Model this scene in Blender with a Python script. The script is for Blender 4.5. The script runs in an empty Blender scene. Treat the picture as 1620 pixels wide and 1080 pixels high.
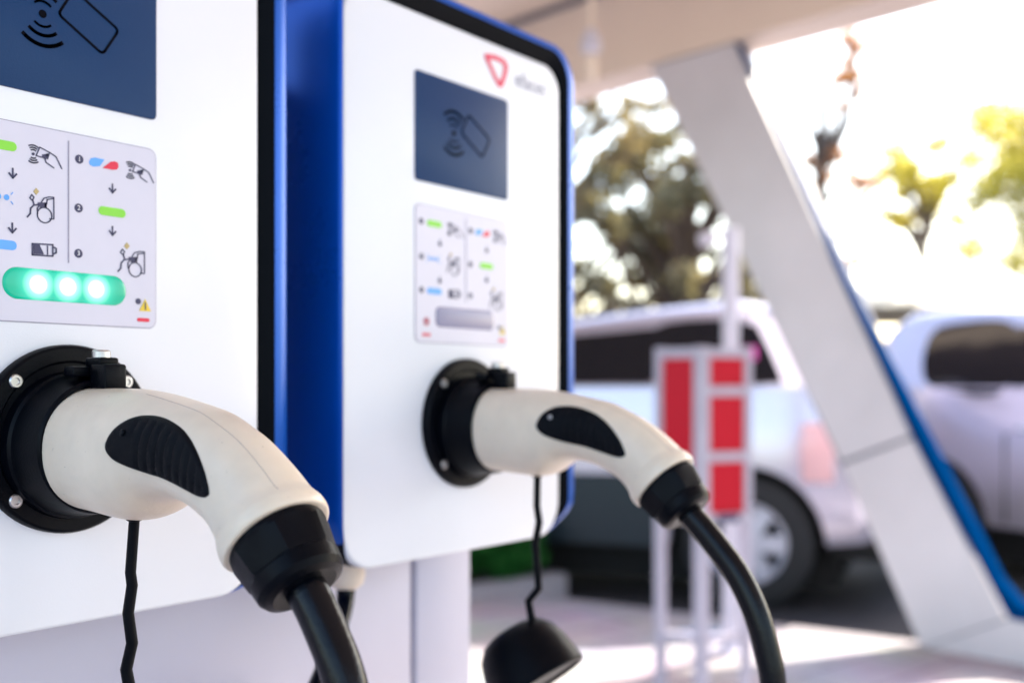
import bpy, bmesh, math, random
import numpy as np
from mathutils import Vector, Matrix
from mathutils.bvhtree import BVHTree

S = bpy.context.scene
COL = S.collection
R = math.radians
PI = math.pi

# ------------------------------------------------------------------ camera
H = 1.30                                   # camera height (m)
FW = Vector((.795, .6066, 0)).normalized() # looking direction
RT = Vector((FW.y, -FW.x, 0))              # to the right
CAMP = Vector((0, -.537, H))
cam = bpy.data.cameras.new('camera'); co = bpy.data.objects.new('camera', cam); COL.objects.link(co)
co.location = CAMP
co.rotation_euler = (R(90), 0, math.atan2(FW.y, FW.x) - R(90))
cam.sensor_width = 36; cam.lens = 36 * 1700 / 1620.
cam.shift_y = 74 / 1620.
cam.clip_start = .02; cam.clip_end = 600
cam.dof.use_dof = True; cam.dof.focus_distance = .525; cam.dof.aperture_fstop = 4.8
S.camera = co

# ------------------------------------------------------------------ light
SUN_EL, SUN_OFF = R(38), R(45)             # elevation, to the right of the view
view_az = math.atan2(FW.y, FW.x)
saz = view_az - SUN_OFF
sdir = Vector((math.cos(saz) * math.cos(SUN_EL), math.sin(saz) * math.cos(SUN_EL), math.sin(SUN_EL)))
w = bpy.data.worlds.new('World'); S.world = w; w.use_nodes = True
nt = w.node_tree
bg = nt.nodes['Background']
sky = nt.nodes.new('ShaderNodeTexSky'); sky.sky_type = 'NISHITA'; sky.sun_disc = False
sky.sun_elevation = SUN_EL; sky.sun_rotation = R(90) - saz
sky.air_density = 1.2; sky.dust_density = 2.2; sky.ozone_density = 1.0
nt.links.new(sky.outputs[0], bg.inputs[0]); bg.inputs[1].default_value = .15
sun = bpy.data.lights.new('sun', 'SUN'); so = bpy.data.objects.new('sun', sun); COL.objects.link(so)
sun.energy = 4.0; sun.angle = R(.5); sun.color = (1, .93, .82)
so.rotation_euler = sdir.to_track_quat('Z', 'Y').to_euler()
S.view_settings.view_transform = 'Standard'; S.view_settings.look = 'None'
S.view_settings.exposure = 2.08; S.view_settings.gamma = 1

# ------------------------------------------------------------------ materials
def mat(name, col, rough=.5, metal=0., var=0., vscale=6., bump=0., bscale=200., coat=0., sub=0., emit=None, estr=1., trans=0., spec=.5):
    m = bpy.data.materials.new(name); m.use_nodes = True
    n = m.node_tree.nodes; l = m.node_tree.links; b = n['Principled BSDF']
    b.inputs['Base Color'].default_value = (*col, 1)
    b.inputs['Roughness'].default_value = rough; b.inputs['Metallic'].default_value = metal
    b.inputs['Coat Weight'].default_value = coat; b.inputs['Coat Roughness'].default_value = .08
    b.inputs['Specular IOR Level'].default_value = spec
    if trans: b.inputs['Transmission Weight'].default_value = trans
    if sub:
        b.inputs['Subsurface Weight'].default_value = sub; b.inputs['Subsurface Radius'].default_value = (.012, .008, .005); b.inputs['Subsurface Scale'].default_value = .5
    if emit:
        b.inputs['Emission Color'].default_value = (*emit, 1); b.inputs['Emission Strength'].default_value = estr
    tc = n.new('ShaderNodeTexCoord')
    if var:
        t = n.new('ShaderNodeTexNoise'); t.inputs['Scale'].default_value = vscale; t.inputs['Detail'].default_value = 6; t.inputs['Roughness'].default_value = .6
        r = n.new('ShaderNodeValToRGB'); r.color_ramp.elements[0].position = .3; r.color_ramp.elements[1].position = .72
        r.color_ramp.elements[0].color = (*[max(0, c * (1 - var)) for c in col], 1)
        r.color_ramp.elements[1].color = (*[min(1, c * (1 + var * .6)) for c in col], 1)
        l.new(tc.outputs['Object'], t.inputs['Vector']); l.new(t.outputs['Fac'], r.inputs['Fac']); l.new(r.outputs['Color'], b.inputs['Base Color'])
        mr = n.new('ShaderNodeMapRange'); mr.inputs['To Min'].default_value = max(.02, rough * .8); mr.inputs['To Max'].default_value = min(1, rough * 1.25)
        l.new(t.outputs['Fac'], mr.inputs['Value']); l.new(mr.outputs[0], b.inputs['Roughness'])
    if bump:
        t2 = n.new('ShaderNodeTexNoise'); t2.inputs['Scale'].default_value = bscale; t2.inputs['Detail'].default_value = 4
        bp = n.new('ShaderNodeBump'); bp.inputs['Strength'].default_value = bump; bp.inputs['Distance'].default_value = .002
        l.new(tc.outputs['Object'], t2.inputs['Vector']); l.new(t2.outputs['Fac'], bp.inputs['Height']); l.new(bp.outputs['Normal'], b.inputs['Normal'])
    return m

M = dict(
    cover=mat('white_enamel', (.765, .78, .825), .30, var=.012, vscale=1.2, coat=.25, bump=.05, bscale=900),
    blue=mat('blue_plastic', (.0005, .078, .42), .28, metal=.3, coat=0., spec=.3, var=.08, vscale=9),
    gasket=mat('black_gasket', (.0008, .0018, .004), .45, spec=.06),
    screen=mat('dark_blue_screen', (.005, .036, .115), .36, bump=.10, bscale=1500, spec=.2),
    screen_ink=mat('screen_ink', (.0005, .001, .004), .6, spec=.05),
    panel=mat('pale_lilac_label', (.61, .60, .70), .38, var=.03, vscale=30),
    panel_edge=mat('label_outline', (.30, .29, .38), .5),
    ink=mat('navy_ink', (.03, .03, .09), .5), white_ink=mat('white_ink', (.8, .8, .85), .5),
    green=mat('green_print', (.22, .64, .04), .45), lblue=mat('light_blue_print', (.10, .36, .84), .45),
    red=mat('red_print', (.68, .01, .05), .45), yellow=mat('yellow_print', (.75, .55, .03), .45), gold=mat('gold_print', (.45, .35, .15), .45),
    lens_off=mat('unlit_lens', (.24, .23, .35), .35, coat=.2),
    logo_red=mat('red_logo', (.66, .02, .08), .4), logo_grey=mat('grey_logo', (.24, .24, .32), .5),
    black=mat('black_plastic', (.0009, .0016, .0038), .36, var=.3, vscale=40, bump=.12, bscale=900, spec=.09),
    rubber=mat('black_rubber', (.0008, .0014, .0035), .22, bump=.12, bscale=500, var=.2, vscale=60, spec=.22),
    grip=mat('grip_rubber', (.0008, .0014, .0035), .5, bump=.2, bscale=1800, spec=.10),
    cream=mat('cream_plastic', (.74, .63, .50), .34, var=.06, vscale=30, bump=.14, bscale=220, sub=.12),
    seam=mat('seam_line', (.42, .36, .32), .6),
    steel=mat('brushed_steel', (.55, .54, .54), .3, metal=1, var=.15, vscale=200),
    pedestal=mat('lilac_grey_metal', (.56, .53, .62), .38, var=.04, vscale=4, bump=.04, bscale=400),
    joint=mat('dark_joint', (.10, .10, .14), .6),
    frame=mat('pale_cladding', (.60, .575, .60), .45, var=.10, vscale=1.5),
    tan=mat('tan_soffit', (.80, .66, .54), .5, var=.06, vscale=1.2),
    frameblue=mat('blue_trim', (.0002, .040, .15), .8, var=.1, vscale=3, spec=.0),
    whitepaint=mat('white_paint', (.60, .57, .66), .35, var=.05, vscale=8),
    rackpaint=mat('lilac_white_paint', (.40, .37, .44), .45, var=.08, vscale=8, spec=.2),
    redpanel=mat('red_panel', (.44, .0005, .014), .4, var=.06, vscale=5, spec=.2),
    car=mat('silver_car_paint', (.50, .47, .57), .20, metal=.5, coat=.8, var=.02, vscale=2),
    door_shade=mat('car_door_shade', (.014, .024, .034), .3, spec=.25),  # shade and dark ground reflection on the lower doors, put into a colour
    glass=mat('tinted_glass', (.006, .006, .010), .06, spec=.3),
    tyre=mat('tyre', (.015, .015, .018), .8, var=.2, vscale=20), arch=mat('wheel_well', (.005, .005, .006), .9),
    alloy=mat('alloy', (.46, .46, .55), .35, metal=.4), tail=mat('tail_lamp', (.72, .42, .45), .25, coat=.3),
    pink=mat('pink_sticker', (.8, .08, .45), .5), chrome=mat('chrome', (.8, .8, .82), .1, metal=1),
    bark=mat('bark', (.13, .095, .075), .9, var=.4, vscale=9, bump=.6, bscale=30),
    kerb=mat('kerb_concrete', (.34, .31, .33), .8, var=.15, vscale=4, bump=.3, bscale=60),
    soil=mat('planter_soil', (.06, .045, .035), .95, var=.3, vscale=8),
    awning=mat('cream_canvas', (.72, .62, .48), .7, var=.06, vscale=2),
)

def leaf_mat(name, c1, c2, tr):
    m = bpy.data.materials.new(name); m.use_nodes = True
    n = m.node_tree.nodes; l = m.node_tree.links
    for x in list(n): n.remove(x)
    out = n.new('ShaderNodeOutputMaterial'); d = n.new('ShaderNodeBsdfDiffuse'); t = n.new('ShaderNodeBsdfTranslucent'); g = n.new('ShaderNodeBsdfGlossy')
    mx = n.new('ShaderNodeMixShader'); mx2 = n.new('ShaderNodeMixShader')
    geo = n.new('ShaderNodeNewGeometry'); r = n.new('ShaderNodeValToRGB')
    r.color_ramp.elements[0].color = (*c1, 1); r.color_ramp.elements[1].color = (*c2, 1)
    l.new(geo.outputs['Random Per Island'], r.inputs[0]); l.new(r.outputs[0], d.inputs[0]); l.new(r.outputs[0], g.inputs[0])
    mu = n.new('ShaderNodeMixRGB'); mu.blend_type = 'MULTIPLY'; mu.inputs[0].default_value = 1; mu.inputs[2].default_value = (1.6, 1.5, .8, 1)
    l.new(r.outputs[0], mu.inputs[1]); l.new(mu.outputs[0], t.inputs[0])
    mx.inputs[0].default_value = tr; l.new(d.outputs[0], mx.inputs[1]); l.new(t.outputs[0], mx.inputs[2])
    g.inputs['Roughness'].default_value = .45; mx2.inputs[0].default_value = .06
    l.new(mx.outputs[0], mx2.inputs[1]); l.new(g.outputs[0], mx2.inputs[2]); l.new(mx2.outputs[0], out.inputs[0])
    return m
def speckle(m, dark, scale, thr):
    n = m.node_tree.nodes; l = m.node_tree.links; b = n['Principled BSDF']; src = b.inputs['Base Color'].links[0].from_socket
    tc = n.new('ShaderNodeTexCoord'); t = n.new('ShaderNodeTexNoise'); t.inputs['Scale'].default_value = scale; t.inputs['Detail'].default_value = 2
    r = n.new('ShaderNodeMapRange'); r.inputs['From Min'].default_value = thr; r.inputs['From Max'].default_value = thr + .05
    t3 = n.new('ShaderNodeTexNoise'); t3.inputs['Scale'].default_value = 38; t3.inputs['Detail'].default_value = 5
    r3 = n.new('ShaderNodeMapRange'); r3.inputs['From Min'].default_value = .50; r3.inputs['From Max'].default_value = .75; r3.inputs['To Max'].default_value = .14
    ad = n.new('ShaderNodeMath'); ad.operation = 'MULTIPLY_ADD'; ad.inputs[1].default_value = .75; ad.use_clamp = True
    mx = n.new('ShaderNodeMixRGB'); mx.inputs[2].default_value = (*dark, 1)
    l.new(tc.outputs['Object'], t.inputs['Vector']); l.new(tc.outputs['Object'], t3.inputs['Vector']); l.new(t.outputs['Fac'], r.inputs['Value']); l.new(t3.outputs['Fac'], r3.inputs['Value'])
    l.new(r.outputs[0], ad.inputs[0]); l.new(r3.outputs[0], ad.inputs[2]); l.new(ad.outputs[0], mx.inputs[0]); l.new(src, mx.inputs[1]); l.new(mx.outputs[0], b.inputs['Base Color'])
speckle(M['cream'], (.33, .27, .22), 420, .735)
sb = M['screen'].node_tree.nodes['Principled BSDF']; sb.inputs['Sheen Weight'].default_value = .15; sb.inputs['Sheen Roughness'].default_value = .35; sb.inputs['Sheen Tint'].default_value = (.55, .55, 1, 1)
M['leaf_dark'] = leaf_mat('olive_leaf', (.17, .145, .10), (.32, .26, .18), .4)
M['leaf_green'] = leaf_mat('green_leaf', (.12, .12, .085), (.30, .26, .18), .35)
M['leaf_yellow'] = leaf_mat('yellow_green_leaf', (.33, .32, .07), (.54, .48, .15), .5)
M['leaf_rust'] = leaf_mat('rust_leaf', (.30, .14, .09), (.45, .25, .16), .5)
M['hedge'] = leaf_mat('hedge_leaf', (.012, .085, .018), (.05, .21, .05), .3)

def paver_mat():
    m = bpy.data.materials.new('paving'); m.use_nodes = True
    n = m.node_tree.nodes; l = m.node_tree.links; b = n['Principled BSDF']
    tc = n.new('ShaderNodeTexCoord'); mp = n.new('ShaderNodeMapping'); mp.inputs['Rotation'].default_value = (0, 0, R(12))
    br = n.new('ShaderNodeTexBrick'); br.inputs['Scale'].default_value = 1.0
    br.inputs['Brick Width'].default_value = .6; br.inputs['Row Height'].default_value = .3; br.inputs['Mortar Size'].default_value = .008
    br.inputs['Color1'].default_value = (.46, .42, .45, 1); br.inputs['Color2'].default_value = (.52, .48, .51, 1); br.inputs['Mortar'].default_value = (.22, .19, .22, 1)
    no = n.new('ShaderNodeTexNoise'); no.inputs['Scale'].default_value = 2.2; no.inputs['Detail'].default_value = 8
    mx = n.new('ShaderNodeMixRGB'); mx.blend_type = 'MULTIPLY'; mx.inputs[0].default_value = .5
    l.new(tc.outputs['Object'], mp.inputs[0]); l.new(mp.outputs[0], br.inputs['Vector']); l.new(tc.outputs['Object'], no.inputs['Vector'])
    l.new(br.outputs['Color'], mx.inputs[1]); l.new(no.outputs['Color'], mx.inputs[2]); l.new(mx.outputs[0], b.inputs['Base Color'])
    b.inputs['Roughness'].default_value = .7
    return m
M['paving'] = paver_mat()
M['asphalt'] = mat('asphalt', (.032, .031, .037), .85, var=.3, vscale=3, bump=.5, bscale=80)

def led_mat():
    # three white LED hot spots glowing through a green lens (the lens gives off this light)
    m = bpy.data.materials.new('lit_green_lens'); m.use_nodes = True
    n = m.node_tree.nodes; l = m.node_tree.links; b = n['Principled BSDF']
    b.inputs['Base Color'].default_value = (0, .22, .15, 1); b.inputs['Roughness'].default_value = .25
    tc = n.new('ShaderNodeTexCoord')
    acc = None
    for cx in (-.0165, 0, .0165):
        vm = n.new('ShaderNodeVectorMath'); vm.operation = 'DISTANCE'; vm.inputs[1].default_value = (cx, -.0012, 0)
        l.new(tc.outputs['Object'], vm.inputs[0])
        mr = n.new('ShaderNodeMapRange'); mr.interpolation_type = 'SMOOTHSTEP'
        mr.inputs['From Min'].default_value = .0; mr.inputs['From Max'].default_value = .0150; mr.inputs['To Min'].default_value = 1; mr.inputs['To Max'].default_value = 0
        l.new(vm.outputs['Value'], mr.inputs['Value'])
        if acc is None: acc = mr.outputs[0]
        else:
            ma = n.new('ShaderNodeMath'); ma.operation = 'MAXIMUM'; l.new(acc, ma.inputs[0]); l.new(mr.outputs[0], ma.inputs[1]); acc = ma.outputs[0]
    cr = n.new('ShaderNodeValToRGB'); e = cr.color_ramp.elements
    e[0].color = (0, .10, .055, 1); e[1].color = (1, 1, 1, 1)
    e2 = cr.color_ramp.elements.new(.35); e2.color = (.01, .17, .115, 1); e3 = cr.color_ramp.elements.new(.72); e3.color = (.16, .42, .31, 1)
    l.new(acc, cr.inputs[0]); l.new(cr.outputs[0], b.inputs['Emission Color']); b.inputs['Emission Strength'].default_value = .7
    return m
M['lens_on'] = led_mat()

# ------------------------------------------------------------------ helpers
def tag(o, label=None, cat=None, group=None, kind=None):
    if label: o['label'] = label
    if cat: o['category'] = cat
    if group: o['group'] = group
    if kind: o['kind'] = kind
    return o

def empty(name, loc=(0, 0, 0), rz=0, label=None, cat=None, group=None):
    o = bpy.data.objects.new(name, None); COL.objects.link(o); o.location = loc; o.rotation_euler = (0, 0, rz); o.empty_display_size = .1
    return tag(o, label, cat, group)

class MB:
    def __init__(s): s.v = []; s.f = []; s.m = []; s.mats = []
    def mi(s, m):
        if m not in s.mats: s.mats.append(m)
        return s.mats.index(m)
    def add(s, vs, fs, m):
        o = len(s.v); k = s.mi(m); s.v += [tuple(v) for v in vs]
        for f in fs: s.f.append([i + o for i in f]); s.m.append(k)
    def loops(s, loops, m, cap0=True, cap1=True, mats=None):
        n = len(loops[0]); vs = [p for L in loops for p in L]; fs = []; k = len(s.f)
        for i in range(len(loops) - 1):
            for j in range(n): fs.append([i * n + j, i * n + (j + 1) % n, (i + 1) * n + (j + 1) % n, (i + 1) * n + j])
        s.add(vs, fs, m)
        if mats:
            for i in range(len(loops) - 1):
                kk = s.mi(mats[i])
                for j in range(n): s.m[k + i * n + j] = kk
        o = len(s.v) - len(vs)
        if cap0: s.f.append([o + j for j in range(n)][::-1]); s.m.append(s.mi(mats[0] if mats else m))
        if cap1: s.f.append([o + (len(loops) - 1) * n + j for j in range(n)]); s.m.append(s.mi(mats[-1] if mats else m))
    def box(s, a, b, m, bev=0.):
        x0, y0, z0 = a; x1, y1, z1 = b
        if not bev:
            s.add([(x, y, z) for z in (z0, z1) for x, y in ((x0, y0), (x1, y0), (x1, y1), (x0, y1))],
                  [[0, 3, 2, 1], [4, 5, 6, 7], [0, 1, 5, 4], [1, 2, 6, 5], [2, 3, 7, 6], [3, 0, 4, 7]], m); return
        def rect(i, z):
            c = bev; X0, X1, Y0, Y1 = x0 + i, x1 - i, y0 + i, y1 - i
            pts = []
            for cx, cy, a0 in ((X1 - c, Y1 - c, 0), (X0 + c, Y1 - c, 90), (X0 + c, Y0 + c, 180), (X1 - c, Y0 + c, 270)):
                for t in (0, 30, 60, 90): pts.append((cx + c * math.cos(R(a0 + t)), cy + c * math.sin(R(a0 + t)), z))
            return pts
        s.loops([rect(bev * .9, z0), rect(bev * .3, z0 + bev * .3), rect(0, z0 + bev), rect(0, z1 - bev), rect(bev * .3, z1 - bev * .3), rect(bev * .9, z1)], m)
    def tube(s, pts, r, m, n=14, cap=True, sq=None):
        P = [Vector(p) for p in pts]; rs = r if isinstance(r, (list, tuple)) else [r] * len(P)
        loops = []; up = None
        for i, p in enumerate(P):
            t = (P[min(i + 1, len(P) - 1)] - P[max(i - 1, 0)]).normalized()
            if up is None:
                up = t.cross(Vector((1, 0, 0))) if abs(t.x) < .8 else t.cross(Vector((0, 1, 0)))
            up = (up - t * up.dot(t)).normalized(); sd = t.cross(up)
            kx = 1 if sq is None else sq
            loops.append([p + up * math.cos(2 * PI * j / n) * rs[i] * kx + sd * math.sin(2 * PI * j / n) * rs[i] for j in range(n)])
        s.loops(loops, m, cap, cap)
    def lathe(s, prof, c, ax, m, n=48, cap0=True, cap1=True, mats=None):
        ax = Vector(ax).normalized(); c = Vector(c)
        u = ax.cross(Vector((0, 0, 1))) if abs(ax.z) < .9 else ax.cross(Vector((1, 0, 0)))
        u.normalize(); v = ax.cross(u)
        s.loops([[c + ax * h + (u * math.cos(2 * PI * j / n) + v * math.sin(2 * PI * j / n)) * max(r, 1e-5) for j in range(n)] for h, r in prof], m, cap0, cap1, mats)
    def build(s, name, parent=None, smooth=35, fix=True):
        me = bpy.data.meshes.new(name); me.from_pydata(s.v, [], s.f)
        for k in s.mats: me.materials.append(k)
        me.polygons.foreach_set('material_index', s.m); me.update()
        if fix:
            bm = bmesh.new(); bm.from_mesh(me); bmesh.ops.recalc_face_normals(bm, faces=bm.faces); bm.to_mesh(me); bm.free()
        if smooth:
            me.polygons.foreach_set('use_smooth', [True] * len(me.polygons))
            try: me.set_sharp_from_angle(angle=R(smooth))
            except Exception: pass
        o = bpy.data.objects.new(name, me); COL.objects.link(o)
        if parent: o.parent = parent
        return o

def spline(P, n, closed=False):
    P = [np.array(p, float) for p in P]; out = []; N = len(P)
    segs = N if closed else N - 1
    for i in range(segs):
        if closed: a, b, c, d = P[(i - 1) % N], P[i], P[(i + 1) % N], P[(i + 2) % N]
        else: a, b, c, d = P[max(i - 1, 0)], P[i], P[i + 1], P[min(i + 2, N - 1)]
        for k in range(n):
            t = k / n
            out.append(.5 * ((2 * b) + (c - a) * t + (2 * a - 5 * b + 4 * c - d) * t * t + (3 * b - a - 3 * c + d) * t ** 3))
    if not closed: out.append(P[-1])
    return out

def cw(X, Z, h=0.):                      # metres right of / ahead of the viewpoint, height above ground
    p = CAMP + RT * X + FW * Z; return Vector((p.x, p.y, h))

# ================================================================== SETTING
def sheet(name, pts, z, m):
    b = MB(); b.add([(p.x, p.y, z) for p in pts], [list(range(len(pts)))], m)
    return tag(b.build(name, smooth=0), kind='structure')
g = MB(); g.add([(-300, -300, 0), (300, -300, 0), (300, 300, 0), (-300, 300, 0)], [[0, 1, 2, 3]], M['asphalt'])
tag(g.build('ground', smooth=0), kind='structure')
# raised paving the chargers stand on: its far edge runs obliquely in front of the parked cars
ke0, kd = Vector((1.40, 5.42)), Vector((.84, -.54)).normalized()
kn = Vector((-kd.y, kd.x)) * -1           # towards the viewpoint
if kn.y > 0: kn = -kn
def kp(a, b, h=0.): q = ke0 + kd * a + kn * b; return cw(q.x, q.y, h)
pv = MB()
A = [kp(-9, .14), kp(14, .14), kp(14, 16), kp(-9, 16)]
pv.add([(p.x, p.y, z) for z in (-.05, .10) for p in A], [[3, 2, 1, 0], [4, 5, 6, 7], [0, 1, 5, 4], [1, 2, 6, 5], [2, 3, 7, 6], [3, 0, 4, 7]], M['paving'])
tag(pv.build('pavement', smooth=0), kind='structure')
kb = MB()
for i in range(-9, 14):
    a, c = kp(i + .006, 0), kp(i + .994, .138)
    q = [kp(i + .006, 0), kp(i + .994, 0), kp(i + .994, .138), kp(i + .006, .138)]
    kb.add([(p.x, p.y, z) for z in (-.05, .104) for p in q], [[3, 2, 1, 0], [4, 5, 6, 7], [0, 1, 5, 4], [1, 2, 6, 5], [2, 3, 7, 6], [3, 0, 4, 7]], M['kerb'])
tag(kb.build('kerb', smooth=0), kind='structure')

# ---- leaning frame of the canopy (k along the frame, h height)
P0, U = Vector((1.2, 5.74)), Vector((.678, -.735)).normalized()
NB = Vector((.735, .678)).normalized()    # away from the viewpoint
def fp(k, h, d=0.): q = P0 + U * k + NB * d; return cw(q.x, q.y, h)
def slab(b, poly, d0, d1, m):
    n = len(poly); lo = [fp(k, h, d0) for k, h in poly]; hi = [fp(k, h, d1) for k, h in poly]
    b.add(lo + hi, [list(range(n)), list(range(n, 2 * n))[::-1]] + [[i, (i + 1) % n, n + (i + 1) % n, n + i] for i in range(n)], m)
cp = empty('canopy', fp(1.2, 0), 0, 'canopy with leaning pale column edged in blue and a tan roof beam over the chargers', 'canopy')
def part(b, name, parent, smooth=0):
    o = b.build(name, None, smooth); o.parent = parent; o.matrix_parent_inverse = Matrix.Translation(parent.location).inverted(); return o
g0 = .006
b = MB(); slab(b, [(-.60, 3.15), (-.02, 3.15), (.985 - .008, 1.064 + .016), (.626 - .008, .924 + .020)], 0, .15, M['frame']); part(b, 'column_panel', cp)
b = MB(); slab(b, [(.626, .924), (.985, 1.064), (1.41, .294), (1.03, .10)], 0, .15, M['frame']); part(b, 'column_panel', cp)
b = MB(); slab(b, [(1.04, .10), (1.42, .29), (6.2, .29), (6.2, .10)], 0, .15, M['frame']); part(b, 'base_panel', cp)
b = MB(); slab(b, [(-.58, 3.14), (-.04, 3.14), (1.40, .29), (6.1, .28), (6.1, .105), (1.05, .105)], .01, .14, M['joint']); part(b, 'column_core', cp)
b = MB(); slab(b, [(-7, 3.16), (9, 3.16), (9, 3.66), (-7, 3.66)], 0, .3, M['tan']); part(b, 'roof_beam', cp)
b = MB(); slab(b, [(0, 3.148), (.004, 3.148), (.345, 2.45), (.638, 1.837), (1.285, .66), (1.39, .46), (1.475, .368), (1.57, .350), (6.2, .350), (6.2, .298), (1.43, .298), (1.0, 1.064)], -.010, .055, M['frameblue']); part(b, 'blue_trim', cp)
b = MB()
for i in range(-6, 9):
    for j in range(5):
        k0, k1 = i + .006, i + .994; d0, d1 = -j * 1.3 - .008, -(j + 1) * 1.3 + .004
        q = [fp(k0, 0, d0), fp(k1, 0, d0), fp(k1, 0, d1), fp(k0, 0, d1)]
        b.add([(p.x, p.y, z) for z in (3.69, 3.72) for p in q], [[3, 2, 1, 0], [4, 5, 6, 7], [0, 1, 5, 4], [1, 2, 6, 5], [2, 3, 7, 6], [3, 0, 4, 7]], M['tan'])
part(b, 'soffit', cp)
b = MB(); slab(b, [(-7, 3.661), (9, 3.661), (9, 3.689), (-7, 3.689)], -.03, .1, M['joint']); part(b, 'shadow_gap', cp)
b = MB(); q = [fp(-7, 0, .3), fp(9, 0, .3), fp(9, 0, -6.6), fp(-7, 0, -6.6)]
b.add([(p.x, p.y, z) for z in (3.73, 3.9) for p in q], [[3, 2, 1, 0], [4, 5, 6, 7], [0, 1, 5, 4], [1, 2, 6, 5], [2, 3, 7, 6], [3, 0, 4, 7]], M['frame']); part(b, 'roof', cp)
# far right leaning column and the rear posts that carry the roof
b = MB(); slab(b, [(6.9, 3.15), (7.45, 3.15), (6.15, .10), (5.7, .365)], 0.002, .148, M['frame']); part(b, 'column_panel', cp)
for k in (-5, 8):
    b = MB(); p = fp(k, 0, -6.2); b.box((p.x - .12, p.y - .12, .10), (p.x + .12, p.y + .12, 3.69), M['frame'], .02); part(b, 'rear_post', cp)

# hanging lamp below the soffit
lp = cw(.0735 * 4.9, 4.9)
o = empty('hanging_lamp', (lp.x, lp.y, 3.69), 0, 'small lamp hanging on a thin rod from the tan canopy ceiling', 'lamp')
b = MB(); b.tube([(0, 0, -.001), (0, 0, -.75)], .014, M['tan'], 10); b.build('rod', o)
b = MB(); b.lathe([(-.0, .012), (.02, .03), (.06, .045), (.10, .045), (.12, .03)], (0, 0, -.75), (0, 0, -1), M['whitepaint'], 20); b.build('lamp_body', o)
b = MB(); b.lathe([(0, .022), (.05, .030), (.10, .024), (.13, .008)], (0, 0, -.872), (0, 0, -1), M['tan'], 20); b.build('lamp_shade', o)

# ---- pedestal behind the chargers
pd = empty('pedestal', (.30, .25, .10), 0, 'pale lilac metal pedestal with a dark vertical seam carrying both chargers', 'pedestal')
def pbx(name, a, c, m, bev=.0):
    b = MB(); b.box((a[0] - .30, a[1] - .25, a[2] - .10), (c[0] - .30, c[1] - .25, c[2] - .10), m, bev); return b.build(name, pd)
pbx('front_panel', (-.26, .100, .10), (.691, .128, 1.52), M['pedestal'], .003)
pbx('front_panel', (.6965, .100, .10), (.772, .128, 1.52), M['pedestal'], .003)
pbx('core', (-.25, .129, .10), (.768, .36, 1.51), M['joint'])
pbx('side_panel', (.769, .130, .10), (.774, .36, 1.515), M['pedestal'])
pbx('top_cap', (-.265, .098, 1.521), (.778, .365, 1.53), M['pedestal'])

# ================================================================== CHARGER
Z0 = H
def face(px, py):                         # photograph pixel -> (x, z) on the front plane of the left charger (origin at its socket line)
    t = (px - 810) / 1700.; a = FW.x + t * RT.x; c = FW.y + t * RT.y; k = .537 / c
    return k * a, -(py - 614) / 1700. * k
def fL(u, v, s=3., ox=0, oy=180): x, z = face(u / s + ox, v / s + oy); return x - .312, z
def fR(u, v, s=4.153, ox=620, oy=300): x, z = face(u / s + ox, v / s + oy); return x - .643, z

def outline(xl, xr, zb, zt, rt, rb, n=8):
    pts = []
    for cx, cz, r, a0 in ((xr - rt, zt - rt, rt, 0), (xl + rt, zt - rt, rt, 90), (xl + rb, zb + rb, rb, 180), (xr - rb, zb + rb, rb, 270)):
        for i in range(n + 1):
            a = R(a0 + 90 * i / n); pts.append((cx + r * math.cos(a), cz + r * math.sin(a)))
    return pts

def flat_poly(b, pts, y, m): b.add([(x, y, z) for x, z in pts], [list(range(len(pts)))], m)
def thick_poly(b, pts, y0, y1, m):
    n = len(pts); b.loops([[(x, y0, z) for x, z in pts], [(x, y1, z) for x, z in pts]], m)
def stroke(b, pts, wd, m, y=-.0011, closed=False, t=.0002):
    P = [Vector(p) for p in pts]; N = len(P)
    for i in range(N if closed else N - 1):
        a, c = P[i], P[(i + 1) % N]; d = c - a
        if d.length < 1e-6: continue
        d.normalize(); n = Vector((-d.y, d.x)) * wd / 2; a2 = a - d * wd * .35; c2 = c + d * wd * .35
        thick_poly(b, [a2 - n, c2 - n, c2 + n, a2 + n], y, y + t - i * 3e-6, m)
def circ(c, r, n=24, a0=0, a1=360, rz=1.): return [(c[0] + r * math.cos(R(a0 + (a1 - a0) * i / n)), c[1] + r * rz * math.sin(R(a0 + (a1 - a0) * i / n))) for i in range(n + (0 if abs(a1 - a0) == 360 else 1))]

def text_into(b, s, size, cx, cz, y, m, bold=.0, right=False):
    cu = bpy.data.curves.new('t', 'FONT'); cu.body = s; cu.size = size; cu.align_x = 'CENTER'; cu.align_y = 'CENTER'; cu.offset = bold; cu.resolution_u = 3
    to = bpy.data.objects.new('t', cu); COL.objects.link(to)
    dg = bpy.context.evaluated_depsgraph_get(); me = to.evaluated_get(dg).to_mesh()
    b.add([(cx + v.co.x, y, cz + v.co.y) for v in me.vertices], [list(p.vertices) for p in me.polygons], m)
    to.evaluated_get(dg).to_mesh_clear(); bpy.data.objects.remove(to)

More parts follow.
